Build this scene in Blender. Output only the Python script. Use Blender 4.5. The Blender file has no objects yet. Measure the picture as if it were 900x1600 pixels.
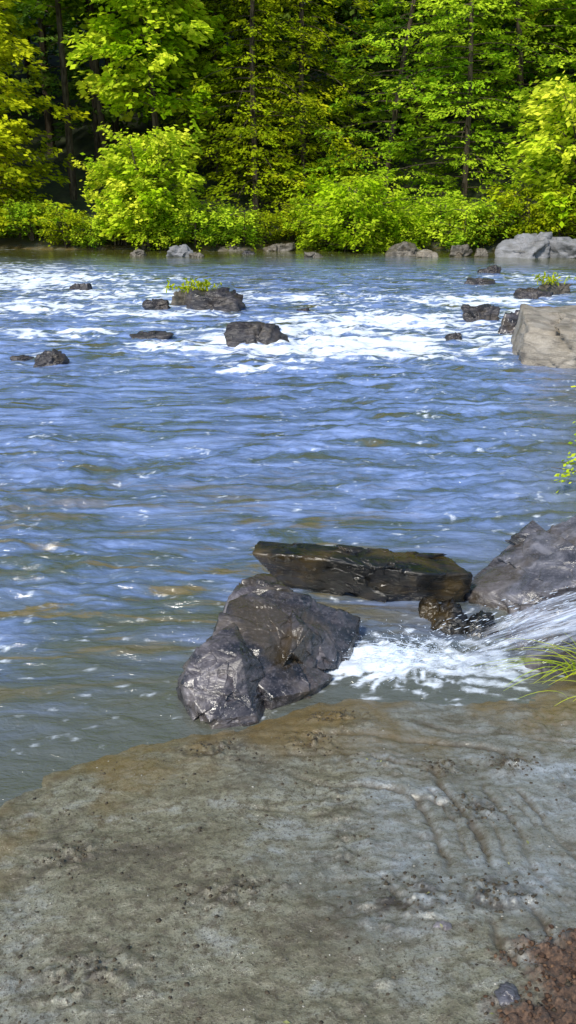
import bpy, bmesh, math
import numpy as np
from mathutils import Vector

S = bpy.context.scene
COL = S.collection
R = math.radians

# ------------------------------------------------------------------ noise
def _hash(ix, iy, iz, seed):
    h = (ix.astype(np.int64)*374761393 + iy.astype(np.int64)*668265263 + iz.astype(np.int64)*2147483647 + seed*1442695041) & 0xffffffff
    h = ((h ^ (h >> 13))*1274126177) & 0xffffffff
    h = (h ^ (h >> 16)) & 0xffffffff
    h = (h*2246822519) & 0xffffffff
    h = (h ^ (h >> 15)) & 0xffffffff
    return h/4294967295.0
def vn3(x, y, z, seed=0):
    ix, iy, iz = np.floor(x), np.floor(y), np.floor(z)
    fx, fy, fz = x-ix, y-iy, z-iz
    fx = fx*fx*fx*(fx*(fx*6-15)+10); fy = fy*fy*fy*(fy*(fy*6-15)+10); fz = fz*fz*fz*(fz*(fz*6-15)+10)
    r = 0
    for a in (0, 1):
        for b in (0, 1):
            for c in (0, 1):
                w = (fx if a else 1-fx)*(fy if b else 1-fy)*(fz if c else 1-fz)
                r = r + w*_hash(ix+a, iy+b, iz+c, seed)
    return r*2-1
def pn2(x, y, seed=0):
    ix, iy = np.floor(x), np.floor(y)
    fx, fy = x-ix, y-iy
    ux = fx*fx*fx*(fx*(fx*6-15)+10); uy = fy*fy*fy*(fy*(fy*6-15)+10)
    r = 0; z0 = np.zeros_like(ix)
    for a in (0, 1):
        for b in (0, 1):
            ang = _hash(ix+a, iy+b, z0, seed)*2*np.pi
            w = (ux if a else 1-ux)*(uy if b else 1-uy)
            r = r + w*(np.cos(ang)*(fx-a)+np.sin(ang)*(fy-b))
    return r*1.5
def fbm2(x, y, o=4, seed=0, g=.5):
    r = 0; a = 1; f = 1; c, s = math.cos(.6), math.sin(.6)
    for i in range(o):
        r = r + a*pn2(x*f, y*f, seed+i*17); a *= g; f *= 2.03
        x, y = c*x-s*y, s*x+c*y
    return r
def fbm2a(x, y, o=4, seed=0, g=.5):      # keeps the stretch direction
    r = 0; a = 1; f = 1
    for i in range(o):
        r = r + a*pn2(x*f+7*i, y*f+3*i, seed+i*17); a *= g; f *= 2.03
    return r
def fbm3(x, y, z, o=4, seed=0, g=.5):
    r = 0; a = 1; f = 1
    for i in range(o):
        r = r + a*vn3(x*f, y*f, z*f, seed+i*13); a *= g; f *= 2.07
    return r
def sst(a, b, x):
    t = np.clip((x-a)/(b-a), 0, 1); return t*t*(3-2*t)

# ------------------------------------------------------------------ mesh helpers
def mesh_from(name, V, F, mats, midx=None, smooth=True, attrs=None):
    V = np.asarray(V, dtype=np.float32); F = np.asarray(F, dtype=np.int32)
    k = F.shape[1]
    me = bpy.data.meshes.new(name)
    me.vertices.add(len(V)); me.vertices.foreach_set("co", V.ravel())
    me.loops.add(F.size); me.loops.foreach_set("vertex_index", F.ravel())
    me.polygons.add(len(F)); me.polygons.foreach_set("loop_start", np.arange(0, F.size, k, dtype=np.int32))
    for m in mats: me.materials.append(m)
    if midx is not None: me.polygons.foreach_set("material_index", np.asarray(midx, dtype=np.int32))
    me.polygons.foreach_set("use_smooth", np.full(len(F), smooth, dtype=bool))
    me.update(calc_edges=True)
    if attrs:
        for n, a in attrs.items():
            a = np.asarray(a, dtype=np.float32)
            c = np.ones((len(V), 4), dtype=np.float32); c[:, :a.shape[1]] = a
            at = me.color_attributes.new(n, 'FLOAT_COLOR', 'POINT')
            at.data.foreach_set("color", c.ravel())
    return me
def add(name, me, loc=(0, 0, 0), rot=0, sc=1):
    o = bpy.data.objects.new(name, me); COL.objects.link(o)
    o.location = loc; o.rotation_euler = (0, 0, rot)
    o.scale = (sc, sc, sc) if not hasattr(sc, '__len__') else sc
    return o
def grid_mesh(xs, ys):
    X, Y = np.meshgrid(xs, ys)
    nx, ny = len(xs), len(ys)
    i = np.arange(nx*ny).reshape(ny, nx)
    F = np.stack([i[:-1, :-1], i[:-1, 1:], i[1:, 1:], i[1:, :-1]], -1).reshape(-1, 4)
    return X.ravel(), Y.ravel(), F
def tube(pts, rad, sides=6):
    pts = np.asarray(pts, float); n = len(pts)
    d = np.gradient(pts, axis=0); d /= np.linalg.norm(d, axis=1)[:, None]+1e-9
    ref = np.array([0, 0, 1.]) if abs(d[0, 2]) < .8 else np.array([1., 0, 0])
    s = np.cross(d, ref); s /= np.linalg.norm(s, axis=1)[:, None]+1e-9
    u = np.cross(s, d)
    a = np.arange(sides)*2*np.pi/sides
    rad = np.broadcast_to(np.asarray(rad, float), (n,))
    V = pts[:, None]+rad[:, None, None]*(np.cos(a)[None, :, None]*s[:, None]+np.sin(a)[None, :, None]*u[:, None])
    i = np.arange(n*sides).reshape(n, sides)
    F = np.stack([i[:-1], np.roll(i[:-1], -1, 1), np.roll(i[1:], -1, 1), i[1:]], -1).reshape(-1, 4)
    return V.reshape(-1, 3), F
class Acc:
    def __init__(s): s.V = []; s.F = []; s.M = []; s.A = []; s.n = 0
    def put(s, V, F, m=0, A=None):
        V = np.asarray(V); s.V.append(V); s.F.append(np.asarray(F)+s.n); s.M.append(np.full(len(F), m))
        s.A.append(np.ones((len(V), 3))*.5 if A is None else A); s.n += len(V)
    def build(s, name, mats, smooth=True):
        return mesh_from(name, np.concatenate(s.V), np.concatenate(s.F), mats, np.concatenate(s.M), smooth, {"tint": np.concatenate(s.A)})

# ------------------------------------------------------------------ material helpers
def newmat(name):
    m = bpy.data.materials.new(name); m.use_nodes = True
    nt = m.node_tree; nt.nodes.clear()
    out = nt.nodes.new("ShaderNodeOutputMaterial")
    return m, nt, out
def N(nt, t, **kw):
    n = nt.nodes.new(t)
    for k, v in kw.items(): setattr(n, k, v)
    return n
def L(nt, a, b): nt.links.new(a, b)
def noise(nt, vec, scale, detail=5, rough=.55, dist=0.0):
    n = N(nt, "ShaderNodeTexNoise"); n.inputs["Scale"].default_value = scale; n.inputs["Detail"].default_value = detail
    n.inputs["Roughness"].default_value = rough; n.inputs["Distortion"].default_value = dist
    if vec is not None: L(nt, vec, n.inputs["Vector"])
    return n.outputs["Fac"]
def ramp(nt, fac, stops):
    r = N(nt, "ShaderNodeValToRGB"); e = r.color_ramp.elements
    while len(e) < len(stops): e.new(.5)
    for el, (p, c) in zip(e, stops):
        el.position = p; el.color = (c[0], c[1], c[2], 1) if hasattr(c, '__len__') else (c, c, c, 1)
    L(nt, fac, r.inputs["Fac"]); return r.outputs["Color"]
def mix(nt, fac, a, b, bt='MIX'):
    m = N(nt, "ShaderNodeMix", data_type='RGBA', blend_type=bt)
    for s, v in ((m.inputs[0], fac), (m.inputs[6], a), (m.inputs[7], b)):
        if hasattr(v, 'links'): L(nt, v, s)
        elif hasattr(v, '__len__'): s.default_value = (v[0], v[1], v[2], 1)
        else: s.default_value = v
    return m.outputs[2]
def math_(nt, op, a, b=None, clamp=False):
    m = N(nt, "ShaderNodeMath", operation=op); m.use_clamp = clamp
    for s, v in zip(m.inputs, (a, b)):
        if v is None: continue
        if hasattr(v, 'links'): L(nt, v, s)
        else: s.default_value = v
    return m.outputs[0]
def mapping(nt, scale=(1, 1, 1), rot=(0, 0, 0)):
    tc = N(nt, "ShaderNodeTexCoord"); mp = N(nt, "ShaderNodeMapping")
    mp.inputs["Scale"].default_value = scale; mp.inputs["Rotation"].default_value = rot
    L(nt, tc.outputs["Object"], mp.inputs["Vector"]); return mp.outputs["Vector"]
def bump(nt, h, strength, dist, prev=None):
    b = N(nt, "ShaderNodeBump"); b.inputs["Distance"].default_value = dist
    if hasattr(strength, 'links'): L(nt, strength, b.inputs["Strength"])
    else: b.inputs["Strength"].default_value = strength
    L(nt, h, b.inputs["Height"])
    if prev is not None: L(nt, prev, b.inputs["Normal"])
    return b.outputs["Normal"]

def leaf_mat(name, dark, light, yellow):
    m, nt, out = newmat(name)
    at = N(nt, "ShaderNodeAttribute", attribute_name="tint"); sp = N(nt, "ShaderNodeSeparateColor"); L(nt, at.outputs["Color"], sp.inputs[0])
    c = mix(nt, sp.outputs[0], dark, light)
    c = mix(nt, sp.outputs[1], c, yellow)
    p = N(nt, "ShaderNodeBsdfDiffuse"); L(nt, c, p.inputs["Color"])
    t = N(nt, "ShaderNodeBsdfTranslucent"); L(nt, c, t.inputs["Color"])
    ms = N(nt, "ShaderNodeMixShader"); ms.inputs[0].default_value = .36
    L(nt, p.outputs[0], ms.inputs[1]); L(nt, t.outputs[0], ms.inputs[2]); L(nt, ms.outputs[0], out.inputs[0])
    return m
M_olive = leaf_mat("leaf_olive", (.08, .13, .005), (.37, .49, .010), (.70, .72, .02))
M_green = leaf_mat("leaf_green", (.05, .14, .008), (.29, .54, .016), (.64, .80, .04))
M_bright = leaf_mat("leaf_bright", (.18, .34, .006), (.55, .76, .015), (.88, .90, .07))
M_back = leaf_mat("leaf_back", (.03, .09, .018), (.18, .36, .05), (.42, .58, .09))  # leaf colour kept darker to deepen the forest shadows

def bark_mat():
    m, nt, out = newmat("bark")
    v = mapping(nt, (1, 1, .25)); f = noise(nt, v, 12, 4)
    p = N(nt, "ShaderNodeBsdfDiffuse"); L(nt, ramp(nt, f, [(.3, (.035, .024, .016)), (.7, (.17, .135, .10))]), p.inputs["Color"])
    L(nt, p.outputs[0], out.inputs[0])
    return m
M_bark = bark_mat()

def rock_mat(name, stops, rough, bs=.5, moss=0.0, scale=1.0, spec=.6, grain=.35, mossc=(.085, .055, .015)):
    m, nt, out = newmat(name)
    v = mapping(nt, (scale,)*3); v2 = mapping(nt, (scale*.6, scale*1.2, scale*2.6), (.5, .4, .3))
    f1 = noise(nt, v, 3.0, 6, .62, .4); f2 = noise(nt, v, 45, 5, .7); f3 = noise(nt, v2, 5, 6, .6, .6)
    c = ramp(nt, mix(nt, .45, f1, f3), stops)
    c = mix(nt, math_(nt, 'MULTIPLY', ramp(nt, f2, [(.52, 0.), (.72, 1.)]), grain), c, tuple(x*1.6 for x in stops[-1][1]), 'MIX')
    if moss: c = mix(nt, math_(nt, 'MULTIPLY', ramp(nt, noise(nt, v, 2.1, 5, .6), [(.5, 0.), (.62, 1.)]), moss), c, mossc)
    p = N(nt, "ShaderNodeBsdfPrincipled"); L(nt, c, p.inputs["Base Color"])
    L(nt, ramp(nt, f3, [(.40, rough[0]), (.62, rough[1])]), p.inputs["Roughness"])
    p.inputs["Specular IOR Level"].default_value = spec
    n1 = bump(nt, f3, bs, .05); n1 = bump(nt, f2, bs*.6, .006, n1)
    L(nt, n1, p.inputs["Normal"]); L(nt, p.outputs[0], out.inputs[0])
    return m
M_wet = rock_mat("wet_dark_rock", [(.39, (.006, .006, .006)), (.48, (.028, .024, .026)), (.56, (.085, .072, .076)), (.66, (.24, .22, .24))], (.15, .42), .42, .6, 1.3, .95, .35, (.085, .06, .028))
M_wetbrown = rock_mat("wet_brown_rock", [(.42, (.002, .002, .002)), (.54, (.010, .008, .005)), (.66, (.055, .038, .018))], (.16, .45), .5, .55, 1.3, .8, .2, (.10, .062, .014))
M_rivrock = rock_mat("river_rock", [(.38, (.012, .010, .011)), (.52, (.04, .034, .036)), (.66, (.11, .10, .105))], (.25, .55), .7, .3, 1.6)
M_pale = rock_mat("pale_rock", [(.34, (.09, .09, .095)), (.5, (.18, .18, .19)), (.66, (.30, .30, .33))], (.5, .8), .5, .15, 1.0)
M_tan = rock_mat("tan_rock", [(.36, (.12, .10, .08)), (.5, (.26, .225, .18)), (.66, (.40, .36, .31))], (.5, .8), .6, .35, 1.0)
M_brownrk = rock_mat("brown_rock", [(.36, (.04, .033, .025)), (.5, (.10, .085, .065)), (.66, (.2, .175, .145))], (.4, .7), .6, .35, 1.0)
M_grey = rock_mat("grey_rock", [(.40, (.03, .029, .033)), (.5, (.085, .082, .095)), (.62, (.19, .185, .22))], (.18, .45), .5, .4, 1.4, .9)

# ------------------------------------------------------------------ terrain
SH = np.array([(-400, -60), (-30, -9), (-12, -3), (-5, .3), (-2.2, 1.9), (-1.11, 2.66), (-.91, 2.86), (-.61, 3.07), (-.336, 3.14), (-.087, 3.25), (.33, 3.40),
               (.75, 3.36), (1.04, 3.40), (1.34, 3.56), (1.62, 4.25), (2.4, 4.9), (3.0, 6.6), (4.0, 9.5), (5.0, 13), (6.6, 17), (9.5, 22), (17, 27), (40, 34), (400, 90)], float)
def pdist(X, Y, P):
    best = np.full(X.shape, 1e9)
    for (x0, y0), (x1, y1) in zip(P[:-1], P[1:]):
        dx, dy = x1-x0, y1-y0
        t = np.clip(((X-x0)*dx+(Y-y0)*dy)/(dx*dx+dy*dy), 0, 1)
        best = np.minimum(best, np.hypot(X-x0-t*dx, Y-y0-t*dy))
    return best
def near_sd(X, Y):
    best = pdist(X, Y, SH)
    yl = np.interp(X, SH[:, 0], SH[:, 1])
    return np.where(Y < yl, best, -best)      # + on land
def far_y(X):
    return 36.6+.5*np.sin(X*.35)+.35*np.sin(X*.9+1)-3.2*sst(4, 9, X)+.45*np.maximum(X-13, 0)+.12*np.maximum(-X-16, 0)
def corner_mask(X, Y):
    return sst(.50, .66, X-.25*(Y-1.5)+.14*pn2(X*5, Y*5, 7)+.07*pn2(X*18, Y*18, 8)+.03*pn2(X*50, Y*50, 18))*(1-sst(1.76, 1.92, Y+.12*pn2(X*6, Y*6, 9)+.07*pn2(X*18, Y*18, 10)+.03*pn2(X*50, Y*50, 11)))
CL = [(.60, 2.76, .10), (.87, 2.79, .09), (.66, 2.46, .10), (.36, 1.98, .18), (.62, 2.0, .14), (-.18, 2.05, .12), (-.55, 1.75, .16), (-.30, 2.95, .14), (.10, 2.98, .1), (.20, 3.2, .08), (-.75, 2.3, .12)]
# grooves cut by running water / dragging: (points, half width, depth)
GR = [([(.57, 2.70), (.62, 2.35), (.70, 2.0), (.76, 1.78)], .013, .020), ([(.74, 2.66), (.77, 2.3), (.83, 1.95)], .011, .018), ([(.47, 2.55), (.51, 2.2), (.58, 1.85), (.60, 1.7)], .012, .016),
      ([(.66, 2.62), (.70, 2.3), (.77, 1.98)], .008, .012), ([(.86, 2.6), (.90, 2.3), (.97, 2.05)], .012, .016), ([(.53, 2.6), (.56, 2.3), (.63, 1.95)], .006, .009), ([(.80, 2.6), (.84, 2.35), (.90, 2.1)], .006, .009),
      ([(-.22, 3.12), (.1, 3.08), (.45, 3.0), (.75, 2.93), (1.05, 2.75)], .018, .009), ([(-.10, 2.9), (.2, 2.88), (.45, 2.80), (.58, 2.7)], .016, .009), ([(0, 2.75), (.2, 2.66), (.40, 2.62), (.55, 2.5)], .015, .010),
      ([(-.12, 2.52), (.1, 2.44), (.3, 2.40), (.47, 2.30)], .015, .010), ([(-.05, 2.3), (.15, 2.24), (.35, 2.2)], .011, .008), ([(.15, 3.2), (.5, 3.14), (.9, 3.05), (1.2, 2.95)], .014, .008),
      ([(1.0, 2.9), (1.02, 2.6), (1.08, 2.3)], .014, .012), ([(.3, 2.1), (.42, 1.9), (.5, 1.7), (.52, 1.5)], .010, .010)]
def clod_mask(X, Y):
    c = .45*sst(.25, .6, fbm2(X*2.3+3, Y*2.3, 3, 92))
    for (cx, cy, s) in CL: c = np.maximum(c, np.exp(-((X-cx)**2+(Y-cy)**2*1.9)/s**2))
    return c
def grooves(X, Y):
    z = np.zeros_like(X); near = (np.abs(X) < 2) & (Y > 1) & (Y < 4)
    x, y = X[near], Y[near]
    x = x+.035*pn2(x*4, y*4, 401)+.012*pn2(x*20, y*20, 403)+.004*pn2(x*60, y*60, 406); y = y+.035*pn2(x*4, y*4, 402)+.012*pn2(x*20, y*20, 404)+.004*pn2(x*60, y*60, 407)
    r = np.zeros_like(x)
    for P, w_, dp in GR:
        dd = pdist(x, y, P); md = np.clip(.6+1.2*pn2(x*3.2, y*3.2, 405), 0, 1.2)
        r = r+md*(-dp*np.exp(-(dd/w_)**2)+.30*dp*np.exp(-((dd-2.1*w_)/(w_*.9))**2))
    z[near] = r; return z
def height(X, Y, fine=True):
    d = near_sd(X, Y)
    dd = d+.035*fbm2(X*3, Y*3, 3, 5)+.02*fbm2(X*11, Y*11, 2, 8)
    land = np.interp(dd, [-3, -.6, -.15, 0, .12, .5, 1.3, 2.6, 5, 20, 80, 400], [-.75, -.32, -.09, 0, .03, .085, .20, .42, .8, 2.4, 9, 22])
    f = Y-far_y(X)
    far = np.interp(f, [-8, -1.5, 0, .6, 3, 12, 40, 120, 600], [-.75, -.3, 0, .35, 1.0, 4.2, 17, 38, 60])
    z = np.maximum(land, far)
    z = z+np.where(f > 0, .25*fbm2(X*.5, Y*.5, 4, 3)*sst(0, 2, f), 0)
    z = z+np.where(d > 3.5, .12*fbm2(X*.6, Y*.6, 4, 33)*sst(3.5, 6, d), 0)
    m = sst(-.05, .25, d)*(1-sst(5, 9, d))
    if fine:
        lump = fbm2(X*2.2, Y*2.2, 3, 41)*.012+fbm2(X*9, Y*9, 3, 21)*.0030+fbm2(X*38, Y*38, 3, 22, .65)*.0026
        lump = lump+grooves(X, Y)
        clod = clod_mask(X, Y)*np.clip(fbm2(X*20, Y*20, 4, 93)+.15, 0, 1.2)
        clod = clod+1.2*corner_mask(X, Y)*np.clip(.35+fbm2(X*18, Y*18, 4, 95, .62), 0, 1.3)
        z = z+m*(lump+.024*clod)
    return z
def steps(a, b, s0, g, lim):
    r = []; x = a; s = s0
    while x < b: r.append(x); x += s; s = min(s*g, lim)
    r.append(b); return r
xs = np.array([-v for v in steps(1.5, 420, .02, 1.09, 40)][::-1]+list(np.arange(-1.49, 1.7, .0072))+steps(1.7, 420, .02, 1.09, 40))
ys = np.array([-v for v in steps(-1.15, 300, .03, 1.1, 40)][::-1]+list(np.arange(1.17, 3.9, .0072))+steps(3.9, 700, .03, 1.045, 25))
X, Y, F = grid_mesh(xs, ys)
Z = height(X, Y)
d = near_sd(X, Y); f = Y-far_y(X)
wet = (1-sst(.10, .7, d+.15*fbm2(X*2, Y*2, 3, 51)))
forest = sst(.1, .8, f)+sst(4, 7, d)
cm = clod_mask(X, Y)*np.clip(.30+1.4*fbm2(X*15, Y*15, 4, 93, .6), 0, 1)
gr = np.clip(-grooves(X, Y)/.011, 0, 1)
silt_sheen = sst(-.3, .35, X-.15+.45*fbm2(X*2, Y*2.6, 5, 55))*sst(1.5, 2.0, Y+.2*fbm2(X*3, Y*3, 3, 57))   # smooth wet silt on the creek side, with a bluish sheen painted into its colour
ne = {"zones": np.stack([corner_mask(X, Y), wet, np.clip(forest, 0, 1)], -1), "clods": np.stack([cm, gr, silt_sheen], -1)}

def ground_mat():
    m, nt, out = newmat("mud_ground")
    at = N(nt, "ShaderNodeAttribute", attribute_name="zones"); sp = N(nt, "ShaderNodeSeparateColor"); L(nt, at.outputs["Color"], sp.inputs[0])
    cl = N(nt, "ShaderNodeAttribute", attribute_name="clods"); sc = N(nt, "ShaderNodeSeparateColor"); L(nt, cl.outputs["Color"], sc.inputs[0])
    v = mapping(nt)
    vs = mapping(nt, (1.0, 2.6, 1), (0, 0, R(14)))
    f1 = noise(nt, v, 2.0, 6, .62, .3); f2 = noise(nt, v, 110, 4, .7); f3 = noise(nt, vs, 3.4, 8, .70, .8); f4 = noise(nt, v, 24, 6, .75)
    f5 = noise(nt, v, 330, 2, .7)
    base = mix(nt, .6, f1, f3)
    c = ramp(nt, base, [(.37, (.085, .070, .040)), (.45, (.175, .158, .098)), (.52, (.235, .225, .158)), (.60, (.29, .295, .265))])
    c2 = ramp(nt, base, [(.39, (.105, .092, .062)), (.455, (.19, .19, .163)), (.54, (.25, .265, .26)), (.62, (.31, .345, .375))])
    c = mix(nt, sc.outputs[2], c, c2)
    gk = math_(nt, 'SUBTRACT', 1.0, math_(nt, 'MULTIPLY', sc.outputs[2], .35))
    c = mix(nt, math_(nt, 'MULTIPLY', gk, ramp(nt, f4, [(.48, 0.), (.62, .85)])), c, (.090, .070, .040))
    c = mix(nt, math_(nt, 'MULTIPLY', gk, ramp(nt, f2, [(.53, 0.), (.65, .9)])), c, (.05, .038, .022))
    c = mix(nt, ramp(nt, f5, [(.58, 0.), (.74, .5)]), c, (.50, .49, .42))
    c = mix(nt, math_(nt, 'MULTIPLY', sc.outputs[0], .95), c, (.036, .024, .012))
    c = mix(nt, math_(nt, 'MULTIPLY', sc.outputs[1], .65), c, (.08, .058, .030))
    oc = math_(nt, 'MULTIPLY', sp.outputs[1], ramp(nt, noise(nt, v, 2.0, 3), [(.42, 0.), (.54, .8)]))
    c = mix(nt, oc, c, (.16, .105, .025))
    soil = ramp(nt, noise(nt, v, 70, 6, .75), [(.36, (.014, .008, .005)), (.5, (.07, .036, .02)), (.68, (.19, .11, .065))])
    c = mix(nt, sp.outputs[0], c, soil)
    fl = ramp(nt, noise(nt, v, 1.4, 6, .65), [(.35, (.012, .02, .005)), (.65, (.06, .08, .02))])
    c = mix(nt, sp.outputs[2], c, fl)
    p = N(nt, "ShaderNodeBsdfPrincipled"); L(nt, c, p.inputs["Base Color"])
    rg = ramp(nt, base, [(.42, .42), (.53, .12)])
    rg = mix(nt, math_(nt, 'MULTIPLY', sc.outputs[2], .6), rg, (.15,)*3)
    rg = mix(nt, math_(nt, 'MAXIMUM', sp.outputs[0], sp.outputs[2]), rg, (.9, .9, .9))
    L(nt, rg, p.inputs["Roughness"]); p.inputs["Specular IOR Level"].default_value = 1.0
    n = bump(nt, f4, math_(nt, 'MULTIPLY', gk, .6), .012); n = bump(nt, f2, math_(nt, 'MULTIPLY', gk, .65), .005, n); n = bump(nt, f5, .4, .0018, n)
    L(nt, n, p.inputs["Normal"]); L(nt, p.outputs[0], out.inputs[0])
    return m
M_ground = ground_mat()
add("ground", mesh_from("ground", np.stack([X, Y, Z], -1), F, [M_ground], None, True, ne))

# ------------------------------------------------------------------ river water
foam_blobs = [ # x, y, sx, sy, strength
    (.9, 13.0, 1.9, .9, 1.3), (1.9, 15.6, 1.9, 1.0, 1.15), (.2, 14.4, 1.6, .7, 1.0), (-1.6, 12.9, .9, .4, 1.05), (-3.8, 14.2, 1.0, .4, 1.0),
    (-.45, 11.2, .7, .3, .8), (-5.6, 17.5, 2.2, 1.0, .95), (-6.8, 23, 2.8, 2.2, .95), (-4, 20.0, 2.0, 1.2, .85), (3.9, 18.6, 2.0, 1.0, .95),
    (0, 19.0, 2.6, 1.0, .7), (4.5, 16.5, .9, .7, .8), (-2.6, 16.6, 1.5, .6, .9), (6.5, 24, 2.4, 1.2, .5), (-9, 26, 3.0, 2.2, .8), (2.9, 13.6, 1.0, .5, .8)]
def riv(X, Y):
    wx = X+.35*pn2(X*.45, Y*.45, 201); wy = Y+.35*pn2(X*.45, Y*.45, 202)
    rap = 0
    for (bx, by, sx, sy, s) in foam_blobs: rap = np.maximum(rap, s*np.exp(-((X-bx)/(sx*1.3))**2-((Y-by)/(sy*1.5))**2))
    u = wx+wy*.25; v = wy-wx*.12
    u2 = wx-wy*.45; v2 = wy+wx*.30
    rid = lambda a: 1-2*np.abs(a)
    z = .020*fbm2a(u*.8, v*1.6, 2, 210)
    gust = .45+.9*sst(-.3, .4, pn2(X*.35, Y*.5, 230))
    nearf = 1-sst(9, 16, Y)
    z = z+gust*(.014*rid(pn2(u*1.5, v*3.6, 211))+.012*rid(pn2(u2*2.1, v2*4.6, 216))+nearf*(.0085*rid(pn2(u*4.4+1, v*9, 213))+.0058*rid(pn2(u2*6, v2*13, 217))+.0026*rid(pn2(u*11, v*22, 218))))
    z = z+rap*(.07*fbm2a(u*1.5, v*2.6, 3, 214))
    far = sst(6, 12, Y)
    z = z+far*(.024*fbm2a(u*1.3, v*2.5, 2, 219)+.014*rid(pn2(u2*2.6, v2*4.2, 221)))
    calm = sst(2.4, 5.0, Y+.30*X)
    z = z*(.25+.75*calm)*(1-.88*sst(24, 30, Y+1.2*pn2(X*.4, Y*.3, 240)))
    # splash pool
    px, py = .60, 3.76
    r = np.hypot((X-px)/1.0, (Y-py)/.75); th = np.arctan2(Y-py, X-px)
    pool = np.exp(-(r/.45)**2)
    z = z+pool*(.012+.022*fbm2(X*14, Y*14, 3, 250))
    # foam
    fn = fbm2a(u*1.5, v*4.6, 4, 260)*.6+.3*fbm2(u*6, v*13, 3, 262)
    foam = sst(.34, .90, rap*.82+fn*.95)*sst(.08, .35, rap)
    spr = sst(10, 13, Y)*(1-sst(23, 27, Y))
    foam = np.maximum(foam, .6*spr*sst(.38, .70, fbm2a(u*1.1+9, v*5.5, 4, 265)*.9+.1*rap))
    streak = pn2(th*9, r*2.2, 270)*.5+.3*pn2(th*21, r*4, 274)
    fp = sst(.25, 1.05, 1.35*np.exp(-(np.hypot((X-.42)/.32, (Y-3.71)/.20))**2)+1.0*streak+.35*fbm2(X*16, Y*16, 3, 271))
    fp = np.maximum(fp, .65*sst(.22, 1.0, 1.0*np.exp(-(np.hypot((X-.86)/.48, (Y-3.68)/.25))**2)+.7*fbm2(X*7, Y*17, 3, 272)))
    foam = np.maximum(foam, fp)
    return z, foam
wx_ = np.array([-v for v in steps(2.6, 14, .022, 1.012, .09)][::-1]+list(np.arange(-2.58, 2.6, .019))+steps(2.6, 14, .022, 1.012, .09))
wx_ = np.concatenate([-np.array(steps(14.5, 420, 1, 1.3, 50))[::-1], wx_, np.array(steps(14.5, 420, 1, 1.3, 50))])
yy = []; y = 2.45
while y < 40: yy.append(y); y += min(max(.0105, .0030*y), .09)
wy_ = np.array([-80, -40, -20, -10, -5, -2, 0, 1, 1.8, 2.2]+yy+[42, 46, 52, 60, 80, 110, 160, 250])
X, Y, F = grid_mesh(wx_, wy_)
Z, foam = riv(X, Y)
edge = (np.abs(X) > 14) | (Y < 2.3) | (Y > 40)
Z = np.where(edge, 0, Z); foam = np.where(edge, 0, foam)
dn = -near_sd(X, Y); df = far_y(X)-Y
depth = np.clip(np.minimum(sst(0, 1.6, dn), sst(0, 3, df)), 0, 1)
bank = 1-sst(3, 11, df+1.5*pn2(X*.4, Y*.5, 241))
shal = (1-sst(3.4, 8.5, Y))*(1-sst(-.4, .9, X-.1*Y))   # amber stones show through in the near-left shallows
def water_mat():
    m, nt, out = newmat("river_water")
    at = N(nt, "ShaderNodeAttribute", attribute_name="flow"); sp = N(nt, "ShaderNodeSeparateColor"); L(nt, at.outputs["Color"], sp.inputs[0])
    a2 = N(nt, "ShaderNodeAttribute", attribute_name="shallows")
    foam, depth, bank = sp.outputs
    va = mapping(nt, (1, 2.2, 1), (0, 0, R(-6)))
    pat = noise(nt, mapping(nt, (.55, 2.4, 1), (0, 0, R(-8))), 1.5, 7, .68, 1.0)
    c = ramp(nt, pat, [(.33, (.12, .10, .025)), (.41, (.07, .10, .10)), (.49, (.13, .20, .40)), (.64, (.29, .40, .76))])  # blue stops paint the sky's reflection into the water colour
    pat2 = noise(nt, mapping(nt, (.7, 3.2, 1), (0, 0, R(12))), 1.5, 6, .66, .8)
    c = mix(nt, math_(nt, 'MULTIPLY', a2.outputs["Fac"], ramp(nt, pat2, [(.42, .15), (.52, .8)])), c, (.08, .10, .075))
    c = mix(nt, math_(nt, 'MULTIPLY', a2.outputs["Fac"], ramp(nt, pat2, [(.54, 0.), (.60, .9)])), c, (.19, .13, .015))
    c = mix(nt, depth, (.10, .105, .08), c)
    c = mix(nt, bank, c, (.08, .08, .014))  # olive forest reflection painted into the water along the far bank
    fb = noise(nt, mapping(nt, (1, 1.8, 1)), 11, 6, .75)
    fac = ramp(nt, math_(nt, 'ADD', foam, math_(nt, 'MULTIPLY', math_(nt, 'SUBTRACT', fb, .5), 1.5)), [(.12, 0.), (.80, 1.)])
    fac = math_(nt, 'MULTIPLY', fac, ramp(nt, foam, [(.02, 0.), (.3, 1.)]))
    p = N(nt, "ShaderNodeBsdfPrincipled"); L(nt, mix(nt, fac, c, (.82, .89, .99)), p.inputs["Base Color"])
    L(nt, mix(nt, fac, (.06,)*3, (.5,)*3), p.inputs["Roughness"]); L(nt, math_(nt, 'SUBTRACT', 2.3, math_(nt, 'MULTIPLY', bank, .8)), p.inputs["IOR"])
    ca = math_(nt, 'SUBTRACT', 1.0, math_(nt, 'MULTIPLY', bank, .75))
    n = bump(nt, noise(nt, va, 7, 5, .65, .4), math_(nt, 'MULTIPLY', ca, .42), .045)
    n = bump(nt, noise(nt, va, 24, 4, .65, .3), math_(nt, 'MULTIPLY', ca, .40), .012, n)
    L(nt, n, p.inputs["Normal"]); L(nt, p.outputs[0], out.inputs[0])
    return m
M_water = water_mat()
add("river_water", mesh_from("river_water", np.stack([X, Y, Z], -1), F, [M_water], None, True, {"flow": np.stack([foam, depth, bank], -1), "shallows": np.stack([shal]*3, -1)}))

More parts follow.
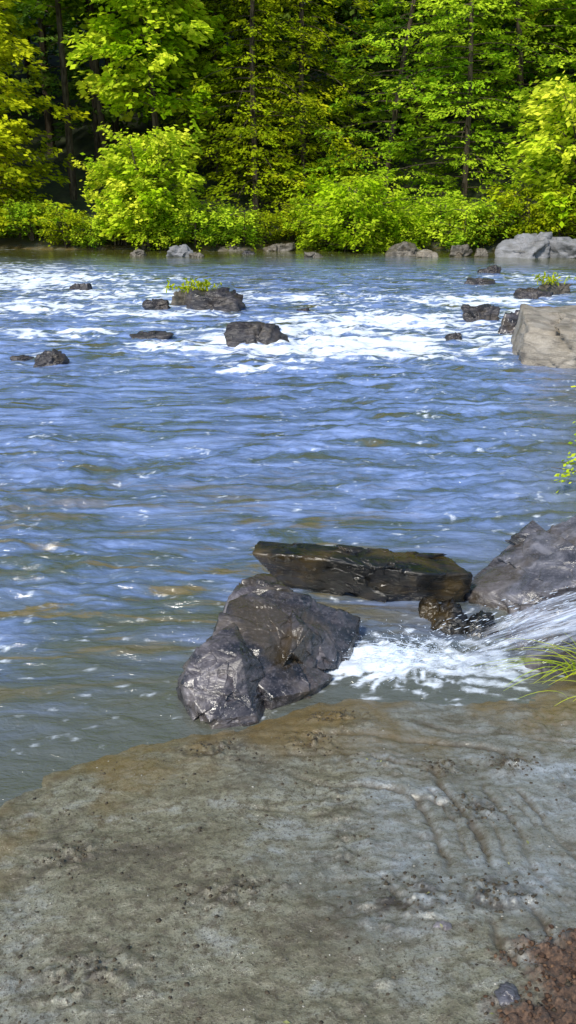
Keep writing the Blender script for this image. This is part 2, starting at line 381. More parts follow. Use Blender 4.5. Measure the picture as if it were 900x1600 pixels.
# ------------------------------------------------------------------ rocks
def sphere(sub):
    bm = bmesh.new(); bmesh.ops.create_icosphere(bm, subdivisions=sub, radius=1)
    V = np.array([v.co[:] for v in bm.verts]); F = np.array([[v.index for v in f.verts] for f in bm.faces]); bm.free()
    return V/np.linalg.norm(V, axis=1)[:, None], F
SPH = {k: sphere(k) for k in (1, 2, 4, 5, 6, 7)}
def facet(P, D, size, amp, tiltk, seed):
    """broken-face relief: each cell is its own slightly tilted, offset plane"""
    g = np.random.default_rng(seed)
    lo, hi = P.min(0), P.max(0); n = int(np.clip(np.prod(hi-lo)/size**3*1.1, 10, 260))
    C = g.uniform(lo, hi, (n, 3))
    s = fbm3(P[:, 0]/size*1.5, P[:, 1]/size*1.5, P[:, 2]/size*1.5, 2, seed)*size*.12
    Q = P+s[:, None]*np.array([1, -.7, .8])
    k = np.zeros(len(P), int); best = np.full(len(P), 1e9)
    W = np.array([1, 1, 1.4])
    for i in range(n):
        dd = (((Q-C[i])*W)**2).sum(1); m = dd < best; best[m] = dd[m]; k[m] = i
    G = g.normal(size=(n, 3))*tiltk; off = g.normal(size=n)*amp
    return off[k]+((P-C[k])*G[k]).sum(1)
def from_planes(nrm, dst, sub, seed, amp, fr, sharp, fsize, fg=1.0, nz=.4, small=1.0):
    D, F = SPH[sub]
    dot = D@nrm.T
    rr = np.where(dot > .02, dst[None]/np.maximum(dot, .02), 1e3)
    rmin = rr.min(1)[:, None]
    r = rmin[:, 0]-(np.log(np.exp(-sharp*(rr/rmin-1)).sum(1))/sharp)*rmin[:, 0]*.9
    V = D*r[:, None]
    s = V*fr
    dn = amp*(fbm3(s[:, 0], s[:, 1], s[:, 2], 5, seed, .5))
    fc = facet(V, D, fsize, amp*.9, .24*fg, seed)+small*(facet(V, D, fsize*.5, amp*.35, .14*fg, seed+1)+facet(V, D, fsize*.25, amp*.12, .10*fg, seed+2))
    return V+D*(dn*nz+np.clip(fc, -.25*fsize, .25*fsize))[:, None], F
def hull_part(pts, sub=6, seed=0, amp=.012, fr=7., sharp=90, fsize=.16, fg=1.0, nz=.4, small=1.0):
    pts = np.array(pts, float); c = pts.mean(0)
    bm = bmesh.new()
    for p in pts: bm.verts.new(p-c)
    bmesh.ops.convex_hull(bm, input=bm.verts[:]); bm.normal_update()
    n = []; d = []
    for f in bm.faces:
        nn = np.array(f.normal[:]); dd = float(nn@np.array(f.verts[0].co[:]))
        if dd < 0: nn, dd = -nn, -dd
        n.append(nn); d.append(dd)
    bm.free()
    n, d = np.array(n), np.array(d)
    keep = []
    for i in range(len(n)):
        if all(n[i]@n[j] < .999 or abs(d[i]-d[j]) > 1e-3 for j in keep): keep.append(i)
    V, F = from_planes(n[keep], d[keep], sub, seed, amp, fr, sharp, fsize, fg, nz, small)
    return V+c, F
def rock(name, parts, mat):
    V = []; F = []; k = 0
    for v, f in parts: V.append(v); F.append(f+k); k += len(v)
    return add(name, mesh_from(name, np.concatenate(V), np.concatenate(F), [mat]))
def rand_part(c, size, seed, sub=4):
    rg = np.random.default_rng(seed)
    n = rg.normal(size=(11, 3)); n /= np.linalg.norm(n, axis=1)[:, None]
    n = np.concatenate([n, [[rg.normal()*.15, rg.normal()*.15, 1], [0, 0, -1], [1, .2, .1], [-1, .3, .2], [0, 1, 0], [.1, -1, .3]]]); n /= np.linalg.norm(n, axis=1)[:, None]
    sz = np.array(size, float)
    d = np.sqrt(((n*sz)**2).sum(1))*rg.uniform(.60, 1.0, len(n))
    m = sz.mean()
    V, F = from_planes(n, d, sub, seed, .05*m, 2.2/m, 60, m*.55)
    return V+np.array(c), F

# front boulder: steep dark nose on the left, long sheared face sloping down to the right, small block behind
rock("wet_boulder", [
    hull_part([(-.54, 3.42, .10), (-.48, 3.30, -.12), (-.31, 3.12, -.10), (-.34, 3.14, .05), (-.47, 3.28, .15), (-.42, 3.45, .23), (-.15, 3.20, .05), (-.10, 3.20, -.1),
               (-.21, 3.35, .23), (-.26, 3.60, .27), (-.44, 3.60, -.1), (-.1, 3.6, -.1), (-.12, 3.42, .17)], 7, 3, .007, 6, 500, .20, .55, .25, .8),
    hull_part([(-.34, 3.54, .23), (-.28, 3.80, .29), (-.10, 3.92, .30), (.10, 3.92, .27), (.38, 3.96, .12), (.36, 3.88, -.1), (.22, 3.60, .02), (.0, 3.42, -.1), (-.16, 3.34, .14), (-.2, 3.4, -.1),
               (-.14, 3.44, .23), (.05, 4.02, .20), (-.2, 4.1, -.1), (.16, 3.66, .10)], 7, 10, .007, 6, 500, .20, .5, .25, .8),
    hull_part([(-.04, 3.50, .10), (.02, 3.46, .19), (.07, 3.60, .24), (.02, 3.75, .27), (.16, 3.68, .16), (.14, 3.56, .02), (-.06, 3.62, .1)], 6, 16, .005, 8, 300, .12, .6, .25, .7),
    hull_part([(-.10, 3.26, -.1), (-.06, 3.30, .07), (.10, 3.38, .05), (.24, 3.55, .035), (.22, 3.55, -.1), (.04, 3.52, .13), (-.14, 3.36, .12)], 6, 14, .005, 8, 300, .14, .6, .3, .7),
    hull_part([(-.45, 3.92, -.1), (-.33, 3.82, .13), (-.24, 4.10, .27), (-.12, 4.22, .25), (-.0, 4.04, .27), (.08, 4.30, -.1), (-.42, 4.05, .05), (-.10, 3.8, -.1)], 6, 9, .006, 7, 400, .16, .6, .3, .7)], M_wet)
# slab behind: a block tipped toward the viewer; the long face overhangs and is in its own shade at the left
rock("tilted_rock_slab", [
    hull_part([(-.20, 4.50, .25), (-.16, 4.66, .26), (-.02, 4.58, .00), (.05, 4.75, -.1), (.96, 4.56, .22), (1.02, 4.34, .20), (1.01, 4.36, .02), (1.0, 4.5, -.1), (.55, 4.38, -.01), (.5, 4.5, -.1),
               (.10, 4.42, .275), (.42, 4.32, .26), (.74, 4.27, .23), (.45, 4.62, .24), (.1, 4.70, .23), (.9, 4.7, .05), (.1, 4.9, -.05)], 7, 21, .007, 6, 400, .22, .5, .3)], M_wetbrown)
rock("grey_boulder", [
    hull_part([(.98, 4.46, .02), (1.0, 4.6, -.1), (1.06, 4.42, .07), (1.45, 4.75, .27), (1.85, 4.9, .42), (2.5, 5.0, .5), (2.6, 4.4, .45), (1.9, 4.20, .30), (1.4, 4.14, .17), (1.35, 4.12, -.05), (2.6, 4.3, -.1), (2.7, 5.3, -.1), (1.3, 4.9, -.1)], 7, 31, .010, 5, 250, .35, .5)], M_grey)
rock("bank_stone", [rand_part((1.5, 4.02, .06), (.34, .14, .15), 41, 5), rand_part((1.95, 3.95, .1), (.3, .2, .24), 42, 5)], M_wet)
rock("bank_stone", [rand_part((.86, 4.10, .03), (.11, .13, .09), 43, 5), rand_part((1.03, 4.04, .03), (.10, .09, .08), 44, 5), rand_part((.78, 4.2, .02), (.08, .09, .06), 45, 5)], M_wetbrown)
rock("bank_stone", [rand_part((1.35, 3.68, .0), (.22, .10, .07), 46, 5), rand_part((1.25, 3.93, .0), (.16, .10, .09), 47, 5)], M_wet)

def rr(name, x, y, w, h, seed, mat, dep=.6):
    return rock(name, [rand_part((x, y, h*.12), (w*.56, w*.5*dep, h*1.08), seed, 5)], mat)
for i, (x, y, w, h, mt) in enumerate([
    (-.47, 13.2, .95, .34, M_rivrock), (-1.45, 17.3, 1.45, .38, M_rivrock), (-2.6, 17.4, .6, .18, M_rivrock), (-2.1, 18.0, .6, .36, M_brownrk), (-3.2, 11.5, .48, .22, M_rivrock),
    (-2.2, 13.7, .75, .11, M_rivrock), (3.55, 15.9, .8, .32, M_rivrock), (3.72, 14.2, .55, .40, M_wet), (2.62, 13.5, .30, .13, M_rivrock),
    (5.4, 19.3, 1.0, .18, M_rivrock), (6.1, 20.2, .8, .26, M_brownrk), (5.8, 25.2, .7, .22, M_rivrock), (4.9, 22.4, .9, .08, M_rivrock), (-4.9, 20.8, .6, .12, M_rivrock),
    (.3, 17.0, .35, .05, M_rivrock), (-3.7, 11.9, .3, .05, M_rivrock), (6.4, 17.2, .8, .4, M_tan)]):
    rr("river_rock", x, y, w, h, 100+i, mt)
rock("tan_boulder", [hull_part([(3.18, 11.6, -.2), (3.20, 11.65, .52), (3.22, 11.5, .1), (4.1, 11.15, -.05), (4.4, 11.1, -.2), (4.4, 11.1, .40), (3.7, 11.3, .46), (5.2, 12.3, .5), (5.3, 12.3, -.2), (4.9, 13.4, .57), (3.6, 13.3, .62), (3.45, 13.3, -.2)], 6, 51, .016, 3, 200, .7, .5)], M_tan)
rock("pale_boulder", [rand_part((8.7, 32.0, .10), (1.2, .8, .75), 61, 5), rand_part((10.3, 31.8, .1), (1.6, .8, .5), 62, 5), rand_part((12.4, 32.2, .1), (1.4, .9, .7), 63, 5)], M_pale)
k = 0
for (x, y, w, h, mt) in [(-3.9, 32.3, 1.0, .32, M_pale), (-3.3, 32.0, .6, .14, M_brownrk), (-5.5, 32.6, .8, .22, M_brownrk), (4.3, 32.6, 1.5, .38, M_brownrk), (5.0, 32.0, .8, .18, M_tan),
                         (.9, 32.0, .9, .10, M_brownrk), (-2.2, 35.6, 1.6, .12, M_brownrk), (-.4, 35.4, 1.6, .12, M_brownrk), (6.3, 32.4, .8, .3, M_brownrk), (7.0, 32.2, .5, .25, M_brownrk), (-1.5, 33.5, .6, .12, M_rivrock)]:
    rr("shore_rock", x, y, w, h, 200+k, mt); k += 1

rg = np.random.default_rng(5)
def scatter(name, pts, smin, smax, mats, flat=.6, seed=1, sub=2):
    g = np.random.default_rng(seed); D, F0 = SPH[sub]
    V = []; F = []; MI = []; n = 0
    P = np.array(pts); z = height(P[:, 0], P[:, 1])
    for (x, y), zz in zip(P, z):
        s = smin+(smax-smin)*g.random()**2.5
        sc = s*np.array([g.uniform(.7, 1.4), g.uniform(.7, 1.3), flat*g.uniform(.7, 1.2)])
        nn = 1+.45*vn3(D[:, 0]*1.6+g.uniform(0, 90), D[:, 1]*1.6, D[:, 2]*1.6, 3)
        V.append(D*nn[:, None]*sc+np.array([x, y, zz+sc[2]*.1])); F.append(F0+n); n += len(D); MI.append(np.full(len(F0), g.integers(0, len(mats))))
    return add(name, mesh_from(name, np.concatenate(V), np.concatenate(F), mats, np.concatenate(MI)))
def simple(name, c0, c1, rough=.7, sc=40):
    m, nt, out = newmat(name); f = noise(nt, mapping(nt), sc, 4)
    p = N(nt, "ShaderNodeBsdfPrincipled"); L(nt, ramp(nt, f, [(.35, c0), (.65, c1)]), p.inputs["Base Color"]); p.inputs["Roughness"].default_value = rough
    L(nt, bump(nt, f, .5, .004), p.inputs["Normal"]); L(nt, p.outputs[0], out.inputs[0]); return m
Mclod = simple("mud_clod", (.045, .036, .022), (.11, .09, .058)); Mclod2 = simple("dark_clod", (.02, .015, .009), (.07, .052, .03))
Mpeb = simple("pebble", (.25, .24, .2), (.45, .43, .38), .5); Msoil = simple("soil_crumb", (.02, .011, .007), (.10, .052, .029), .95, 90); Msoil2 = simple("soil_crumb_light", (.05, .027, .016), (.18, .105, .06), .95, 90)
pts = []
for (cx, cy, s) in CL: pts += list(rg.normal((cx, cy), (s*.6, s*.4), (130, 2)))
pts += list(np.stack([rg.uniform(-1.0, 1.3, 900), rg.uniform(1.35, 2.9, 900)], -1))
pts = [p for p in pts if near_sd(np.array([p[0]]), np.array([p[1]]))[0] > .08]
scatter("mud_clods", pts, .0012, .0072, [Mclod, Mclod2, Mclod2], .7, 2, 1)
pts = [p for p in np.stack([rg.uniform(-1.0, 1.3, 260), rg.uniform(1.35, 3.1, 260)], -1) if near_sd(np.array([p[0]]), np.array([p[1]]))[0] > .04]
scatter("pebbles", pts, .0012, .004, [Mpeb], .6, 3, 1)
pts = []
while len(pts) < 3600:
    x, y = rg.uniform(.42, 1.5), rg.uniform(1.2, 2.0)
    if corner_mask(np.array([x]), np.array([y]))[0]+.12*rg.normal() > .35: pts.append((x, y))
scatter("soil_crumbs", pts, .0012, .0085, [Msoil, Msoil2, Msoil, Mclod2], .7, 4, 1)
rock("flat_stone", [rand_part((.56, 1.60, float(height(np.array([.56]), np.array([1.6]))[0])+.002), (.045, .035, .012), 77, 4)], M_grey)
rock("flat_stone", [rand_part((.44, 1.86, float(height(np.array([.44]), np.array([1.86]))[0])+.003), (.03, .018, .008), 78, 4)], M_wet)
Mleaf = simple("dry_leaf", (.16, .17, .05), (.34, .34, .14), .6)
ac = Acc()
for i in range(9):
    x, y = rg.uniform(-.2, .8), rg.uniform(1.5, 2.8); z = float(height(np.array([x]), np.array([y]))[0])+.006
    a = rg.uniform(0, 6.3); l = rg.uniform(.012, .022); w = l*.22
    dx, dy = math.cos(a), math.sin(a)
    V = [(x, y, z), (x+dx*l*.5-dy*w, y+dy*l*.5+dx*w, z+.002), (x+dx*l, y+dy*l, z+.001), (x+dx*l*.5+dy*w, y+dy*l*.5-dx*w, z+.003)]
    ac.put(V, [[0, 1, 2, 3]])
add("fallen_leaves", ac.build("fallen_leaves", [Mleaf]))

# ------------------------------------------------------------------ falling water & spray
def sheet_mat():
    m, nt, out = newmat("falling_water")
    at = N(nt, "ShaderNodeAttribute", attribute_name="tint"); mp = N(nt, "ShaderNodeMapping"); L(nt, at.outputs["Vector"], mp.inputs["Vector"])
    mp.inputs["Scale"].default_value = (24, 2.0, 1)
    n1 = noise(nt, mp.outputs[0], 1.6, 7, .72, .35)
    sp = N(nt, "ShaderNodeSeparateColor"); L(nt, at.outputs["Color"], sp.inputs[0])
    a = ramp(nt, n1, [(.43, 0.), (.53, .5), (.66, 1.)])
    a = math_(nt, 'MULTIPLY', a, sp.outputs[2])
    p = N(nt, "ShaderNodeBsdfPrincipled"); p.inputs["Base Color"].default_value = (.66, .74, .92, 1); p.inputs["Roughness"].default_value = .35
    L(nt, bump(nt, n1, .3, .006), p.inputs["Normal"])
    t = N(nt, "ShaderNodeBsdfTransparent"); ms = N(nt, "ShaderNodeMixShader"); L(nt, a, ms.inputs[0])
    L(nt, t.outputs[0], ms.inputs[1]); L(nt, p.outputs[0], ms.inputs[2]); L(nt, ms.outputs[0], out.inputs[0]); return m
def spray_mat():
    m, nt, out = newmat("white_water")
    p = N(nt, "ShaderNodeBsdfPrincipled"); p.inputs["Base Color"].default_value = (.70, .80, .97, 1); p.inputs["Roughness"].default_value = .15
    L(nt, p.outputs[0], out.inputs[0]); return m
M_sheet = sheet_mat(); M_spray = spray_mat()
ac = Acc(); g = np.random.default_rng(12)
for lay in range(3):
    nu, ns = 70, 70
    U, T_ = np.meshgrid(np.linspace(0, 1, nu), np.linspace(0, 1, ns)); U = U.ravel(); t = T_.ravel()
    x0 = 1.80+.05*lay; land = .72+.30*U+.12*lay+.16*pn2(U*6, U*0+lay, 301)
    Xs = x0+(land-x0)*t
    Ys = 3.62+.46*U+t*(-.03-.02*(U-.3))+.012*pn2(U*10, t*3, 310+lay)
    Zs = (.29-.04*lay+.05*np.sin(U*3)+.03*pn2(U*5, U*0+9, 331))*(1-(.45*t+.55*t*t))+.010+.018*(pn2(U*9, t*4, 320+lay)+.5*pn2(U*22, t*8, 324+lay))*sst(0, .25, t)
    fade = sst(0, .2, U)*(1-sst(.8, 1, U))*(1-sst(.65, 1, t)*.9)*(.85-.1*lay)*(.6+.4*sst(-.3, .3, pn2(U*4, t*3, 340+lay)))
    i = np.arange(nu*ns).reshape(ns, nu)
    Fq = np.stack([i[:-1, :-1], i[:-1, 1:], i[1:, 1:], i[1:, :-1]], -1).reshape(-1, 4)
    ac.put(np.stack([Xs, Ys, Zs], -1), Fq, 0, np.stack([U+lay*3.3, t, fade], -1))
for i in range(320):      # broken-up drops and short threads
    u = g.random(); t0 = g.uniform(.2, .97); ln_ = g.uniform(.004, .03)
    p0 = np.array([1.80, 3.62+u*.46, .30]); p1 = np.array([.62+.5*g.random(), 3.56+u*.44, .01])
    t = np.linspace(t0, min(1, t0+ln_), 5)
    P = p0[None]*(1-t[:, None])+p1[None]*t[:, None]; P[:, 2] = p0[2]+(p1[2]-p0[2])*(.40*t+.60*t*t)+abs(g.normal())*.03*t0
    ac.put(*tube(P, g.uniform(.0006, .0018)*np.array([.3, .8, 1, .8, .3]), 5), 1)
for i in range(200):
    c = np.array([.66, 3.76, .02]); a = g.uniform(math.pi*.6, math.pi*1.4); sp_ = g.uniform(.05, .42); hgt = g.uniform(.005, .05)
    t = np.linspace(0, 1, 6)*g.uniform(.1, .3)+g.uniform(.1, .6)
    o = c+np.array([g.normal()*.10, g.normal()*.06, 0])
    P = np.stack([o[0]+np.cos(a)*sp_*t, o[1]+np.sin(a)*sp_*t*.7, o[2]+4*hgt*t*(1-t)], -1)
    ac.put(*tube(P, g.uniform(.0006, .0018)*np.sin(np.pi*(np.linspace(0, 1, 6)*.9+.05)), 4), 1)
add("falling_water", ac.build("falling_water", [M_sheet, M_spray]))
D, F2 = SPH[1]; V = []; Fs = []; n = 0
for i in range(1100):
    c = np.array([.60+g.normal()*.22, 3.73+g.normal()*.11, abs(g.normal())*.045+.012]); s = g.uniform(.0008, .0026)
    V.append(D*s+c); Fs.append(F2+n); n += len(D)
add("splash_droplets", mesh_from("splash_droplets", np.concatenate(V), np.concatenate(Fs), [M_spray]))

# ------------------------------------------------------------------ foliage
def leaf_quads(P, D, Nn, size, ratio=.5):
    D = D/(np.linalg.norm(D, axis=1)[:, None]+1e-9)
    Sd = np.cross(D, Nn); Sd /= np.linalg.norm(Sd, axis=1)[:, None]+1e-9
    s = size[:, None]
    V = np.stack([P, P+D*s*.5+Sd*s*ratio*.5, P+D*s, P+D*s*.5-Sd*s*ratio*.5], 1).reshape(-1, 3)
    F = np.arange(len(V)).reshape(-1, 4)
    return V, F
def tree_mesh(name, seed, H, R_, base, nb, nl, leaf, droop=.3, rise=.15, fan=.45, thick=.12, mat=M_green, profile='cone', ratio=.55, tr=.14, yellow=.25, tilt=.6, multi=1):
    g = np.random.default_rng(seed); ac = Acc()
    for k in range(multi):
        tt = np.linspace(0, 1, 12); off = np.array([0, 0.]) if multi == 1 else g.normal(size=2)*.25
        lean = g.normal(size=2)*(.03*H if multi == 1 else .22*R_)
        sway = g.uniform(0, 6, 2)
        def tp(t):
            t = np.asarray(t, float)
            return np.stack([off[0]+lean[0]*t+.015*H*np.sin(t*5+sway[0])*t, off[1]+lean[1]*t+.015*H*np.sin(t*4+sway[1])*t, H*t], -1)
        ac.put(*tube(tp(tt), tr*(1-tt)**.8+.012, 7), 1)
        nbk = nb//multi
        for i in range(nbk):
            t = base/H+(1-base/H)*((i+g.random())/nbk)**(.95); t = min(t, .985)
            q = (t-base/H)/(1-base/H)
            if profile == 'cone': pr = (1-q)**.5*(.75+.25*min(1, q*6))
            elif profile == 'round': pr = math.sqrt(max(0.02, 1-(q*1.7-.7)**2/1.05))
            else: pr = 1-.6*q
            Lb = R_*pr*g.uniform(.45, 1.25)+.12
            az = i*2.39996+g.normal()*.4; o = tp(t)
            dr = droop*g.uniform(.6, 1.4); ri = rise*g.uniform(.5, 1.5)
            ca, sa = math.cos(az), math.sin(az)
            def bp(s):
                h = (ri*s-dr*s*s)*Lb
                return np.stack([o[0]+ca*Lb*s, o[1]+sa*Lb*s, o[2]+h], -1)
            ss = np.linspace(0, 1, 6)
            ac.put(*tube(bp(ss), (.014*Lb/2+.006)*(1-ss)+.003, 3), 1)
            n = int(nl*(Lb/R_)*g.uniform(.7, 1.3))+4
            nt_ = max(5, int(n/20)); ts = g.uniform(.05, 1, nt_)**.75; side = np.where(g.random(nt_) < .5, -1, 1)
            tl = fan*Lb*(1.1-ts*.65)*g.uniform(.5, 1.2, nt_); tv = g.normal(size=nt_)*thick*Lb*.5
            k_ = g.integers(0, nt_, n); w = g.random(n)**.7
            s = ts[k_]+.35*tl[k_]*w/Lb
            P = bp(np.minimum(s, 1.15)); lat = side[k_]*tl[k_]*w
            P[:, 0] += -sa*lat; P[:, 1] += ca*lat
            P[:, 2] += tv[k_]*w-.25*droop*np.abs(lat)+g.normal(size=n)*thick*.3
            P[:, :2] += g.normal(size=(n, 2))*.06*leaf/.12
            Dd = np.stack([ca-sa*side[k_]*.9+g.normal(size=n)*.5, sa+ca*side[k_]*.9+g.normal(size=n)*.5, -.25-droop*.5+g.normal(size=n)*.35], -1)
            # leaf faces lean outwards from the trunk as well as up, toward the light
            Nn = np.stack([g.normal(size=n)*tilt+ca*.45, g.normal(size=n)*tilt+sa*.45, np.ones(n)], -1)
            sz = leaf*g.uniform(.6, 1.35, n)
            V, Fq = leaf_quads(P, Dd, Nn, sz, ratio)
            b = np.clip(.5+.30*g.normal()+.2*g.normal(size=n), 0, 1); yl = np.clip(yellow+.24*g.normal()+.15*g.normal(size=n), 0, 1)
            A = np.repeat(np.stack([b, yl, b*0], -1), 4, 0)
            ac.put(V, Fq, 0, A)
    return ac.build(name, [mat, M_bark], False)

T = {}
T['hemO1'] = tree_mesh("hemlock_olive_a", 11, 16, 3.8, .5, 140, 260, .19, .40, .12, .55, .16, M_olive, 'col', .45, .15, .15)
T['hemO2'] = tree_mesh("hemlock_olive_b", 12, 15, 3.2, .4, 130, 230, .18, .45, .10, .55, .16, M_olive, 'col', .45, .14, .25)
T['hemG1'] = tree_mesh("hemlock_green_a", 13, 17, 4.0, .5, 125, 290, .20, .25, .10, .55, .10, M_green, 'col', .45, .14, .30)
T['hemG2'] = tree_mesh("hemlock_green_b", 14, 15, 3.7, .5, 115, 280, .19, .28, .10, .55, .10, M_green, 'col', .45, .13, .45)
T['broad'] = tree_mesh("broadleaf", 15, 14.5, 3.3, 4.0, 90, 230, .30, .25, .30, .5, .26, M_bright, 'round', .7, .17, .15)
T['broadL'] = tree_mesh("broadleaf_b", 16, 14, 4.0, .5, 130, 260, .23, .42, .25, .5, .2, M_olive, 'col', .6, .17, .55)
T['back1'] = tree_mesh("back_tree_a", 17, 19, 4.5, 1.5, 90, 210, .34, .25, .12, .5, .18, M_back, 'col', .5, .2, .3)
T['back2'] = tree_mesh("back_tree_b", 18, 18, 4.2, 3.0, 85, 210, .36, .2, .3, .5, .3, M_back, 'round', .65, .2, .45)
T['back3'] = tree_mesh("high_crowned_tree", 23, 18, 3.2, 7.5, 45, 200, .30, .2, .3, .5, .3, M_green, 'round', .65, .17, .3)
T['bushA'] = tree_mesh("bush_bright", 19, 4.2, 1.8, .15, 80, 130, .21, .18, .65, .45, .30, M_bright, 'round', .6, .05, .35, .8, 5)
T['bushB'] = tree_mesh("bush_green", 20, 2.6, 2.0, .1, 80, 140, .17, .15, .45, .45, .30, M_bright, 'round', .5, .04, .12, .8, 5)
T['bushC'] = tree_mesh("shrub", 21, 1.5, 1.2, .05, 50, 90, .14, .2, .4, .45, .3, M_green, 'round', .5, .03, .45, .8, 5)
T['bushD'] = tree_mesh("shrub_olive", 22, 1.7, 1.3, .05, 50, 90, .15, .2, .4, .45, .3, M_olive, 'round', .5, .03, .2, .8, 5)
def gz(x, y): return float(height(np.array([float(x)]), np.array([float(y)]), False)[0])
def plant(name, key, x, y, sc=1., rot=0.):
    return add(name, T[key], (x, y, gz(x, y)-.05), rot, sc)
for (key, nm, x, y, s, r) in [
    ('broadL', 'broadleaf_tree', -12.6, 38.6, 1.0, .5), ('broadL', 'broadleaf_tree', -16.2, 40, 1.1, 2.5),
    ('back3', 'broadleaf_tree', -9.9, 42.0, 1.0, 1.1), ('back3', 'broadleaf_tree', -8.6, 43.6, 1.05, 2.4), ('back3', 'broadleaf_tree', -9.2, 44.8, .95, 4.4),
    ('broad', 'broadleaf_tree', -5.5, 40.2, 1.0, .3), ('hemO1', 'hemlock_tree', -1.4, 40.2, 1.0, .2), ('hemO2', 'hemlock_tree', .8, 42.0, 1.1, 2.0),
    ('hemG1', 'hemlock_tree', 4.3, 41.0, 1.0, .9), ('hemG2', 'hemlock_tree', 7.6, 39.2, 1.0, 3.0), ('hemG1', 'hemlock_tree', 10.4, 40.8, 1.05, 4.0), ('hemG2', 'hemlock_tree', 13.6, 39.0, 1.0, 5.0),
    ('broad', 'broadleaf_tree', 12.0, 44.5, 1.15, 2.2),
    ('hemO2', 'hemlock_tree', -3.4, 44.5, 1.15, 3.3), ('hemG1', 'hemlock_tree', 17.5, 42, 1.1, 1.7), ('broad', 'broadleaf_tree', 21, 44, 1.1, 1.7), ('hemO1', 'hemlock_tree', -20, 42, 1.0, 4.2), ('broadL', 'broadleaf_tree', -24.5, 43, 1.0, 1.2),
    ('hemO1', 'hemlock_tree', 25.5, 47, 1.0, 1.2)]:
    plant(nm, key, x, y, s, r)
fe = bpy.data.objects.new("background_forest", None); COL.objects.link(fe)
g = np.random.default_rng(77); k = 0
for row, (yb, sp_) in enumerate([(48, 4.2), (54, 4.6), (62, 5.5)]):
    x = -28-row*3+g.uniform(0, 2)
    while x < 28+row*3:
        yy_ = yb+g.normal()*1.0+.45*max(x-13, 0)
        o = plant("forest_tree_%d" % k, 'back1' if g.random() < .5 else 'back2', x, yy_, g.uniform(.85, 1.15), g.uniform(0, 6.3)); o.parent = fe; k += 1
        x += sp_*g.uniform(.75, 1.25)
plant("riverside_bush", 'bushA', -5.5, 36.0, 1.0, .4); plant("riverside_bush", 'bushA', -6.9, 36.9, .72, 2.4); plant("riverside_bush", 'bushB', -5.0, 35.9, .7, 2.4)
plant("riverside_bush", 'bushB', 2.7, 35.3, 1.05, .2); plant("riverside_bush", 'bushB', 4.3, 35.2, .6, 1.9); plant("riverside_bush", 'bushB', 1.4, 36.8, .7, 3.9)
plant("riverside_sapling", 'bushA', 10.8, 33.8, 1.2, 3.1); plant("riverside_bush", 'bushB', 12.6, 34.5, 1.1, 3.1)
g = np.random.default_rng(8)
for x in np.arange(-20, 20, 1.0):
    xx = x+g.normal()*.3; yy_ = far_y(np.array([xx]))[0]+g.uniform(.1, 1.0)
    plant("bank_shrub", 'bushC' if g.random() < .6 else 'bushD', xx, yy_, g.uniform(.45, 1.15), g.uniform(0, 6))
def tuft(name, x, y, z, n, ln, mat, spread=.12, lean=(0, 0), seed=1, w=.006, leafy=0):
    g = np.random.default_rng(seed); ac = Acc()
    for i in range(n):
        a = g.uniform(0, 6.3); L_ = ln*g.uniform(.6, 1.2); b = np.array([x, y, z])+np.array([g.normal()*spread, g.normal()*spread*.6, 0])
        out_ = np.array([math.cos(a)*.5+lean[0], math.sin(a)*.5+lean[1]])
        t = np.linspace(0, 1, 7)
        P = np.stack([b[0]+out_[0]*L_*t**1.3, b[1]+out_[1]*L_*t**1.3, b[2]+L_*(.75*t-.45*t*t*(.6+.8*abs(out_[0])))], -1)
        sd = np.array([-out_[1], out_[0], .2]); sd /= np.linalg.norm(sd)
        ww = w*(1-t**2)+.0006
        V = np.stack([P-sd*ww[:, None], P+sd*ww[:, None]], 1).reshape(-1, 3)
        F = [[2*j, 2*j+1, 2*j+3, 2*j+2] for j in range(6)]
        ac.put(V, F, 0, np.tile([g.uniform(.2, 1), g.uniform(.1, .9), 0], (len(V), 1)))
        if leafy:
            m = leafy; s = g.uniform(.3, 1, m); Pq = np.stack([np.interp(s, t, P[:, c]) for c in range(3)], -1)
            Dd = g.normal(size=(m, 3)); V, Fq = leaf_quads(Pq, Dd, g.normal(size=(m, 3))+np.array([0, 0, 1]), ln*.18*g.uniform(.6, 1.3, m), .45)
            ac.put(V, Fq, 0, np.repeat(np.stack([g.uniform(.2, 1, m), g.uniform(0, .7, m), np.zeros(m)], -1), 4, 0))
    return add(name, ac.build(name, [mat], False))
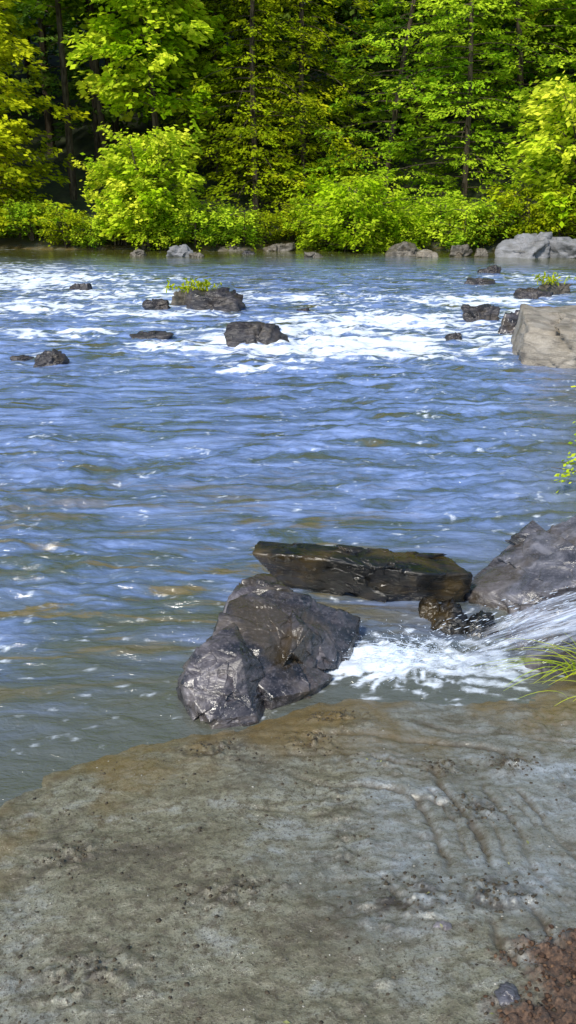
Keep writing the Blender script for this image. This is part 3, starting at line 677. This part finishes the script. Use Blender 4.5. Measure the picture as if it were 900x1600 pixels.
tuft("rock_plant", -1.9, 17.6, .30, 34, .50, M_olive, .25, (-.1, 0), 3, .012, 6)
tuft("rock_plant", 6.0, 20.0, .22, 22, .5, M_olive, .2, (0, 0), 4, .012, 5)
tuft("grass_clump", 1.42, 3.50, .06, 34, .40, M_bright, .06, (-.6, -.05), 5, .0040)
tuft("grass_clump", 1.38, 3.28, .08, 12, .30, M_bright, .05, (-.55, -.1), 6, .0032)
T['side'] = tree_mesh("side_shrub", 31, 1.0, .55, .1, 40, 60, .06, .3, .4, .45, .3, M_bright, 'round', .5, .015, .3, .8, 4)
plant("bank_bush", 'side', 2.78, 6.2, .70, .5); plant("bank_bush", 'side', 3.75, 7.4, 1.1, 2.5)

# ------------------------------------------------------------------ light, sky, camera
EL, AZ = R(48), R(212)     # sun comes from behind the viewer, to the left
w = bpy.data.worlds.new("World"); S.world = w; w.use_nodes = True; nt = w.node_tree
bg = nt.nodes["Background"]; sky = nt.nodes.new("ShaderNodeTexSky"); sky.sky_type = 'NISHITA'; sky.sun_disc = False
sky.sun_elevation = EL; sky.sun_rotation = AZ; sky.air_density = 1.3; sky.dust_density = .3; sky.ozone_density = 2.5
nt.links.new(sky.outputs[0], bg.inputs[0]); bg.inputs[1].default_value = .15
sun = bpy.data.lights.new("sun", 'SUN'); sun.energy = 4.4; sun.angle = R(10); sun.color = (1, .94, .82)
so = bpy.data.objects.new("sun", sun); COL.objects.link(so)
dv = Vector((math.sin(AZ)*math.cos(EL), math.cos(AZ)*math.cos(EL), math.sin(EL)))
so.rotation_euler = dv.to_track_quat('Z', 'Y').to_euler(); so.location = (0, -5, 20)
cam = bpy.data.cameras.new("camera"); co = bpy.data.objects.new("camera", cam); COL.objects.link(co)
co.location = (0, 0, 2.2); co.rotation_euler = (R(90-20.6), 0, 0)
cam.sensor_fit = 'VERTICAL'; cam.angle = R(62.0); cam.clip_start = .05; cam.clip_end = 2000
S.camera = co
S.view_settings.view_transform = 'Standard'; S.view_settings.look = 'None'; S.view_settings.exposure = 0
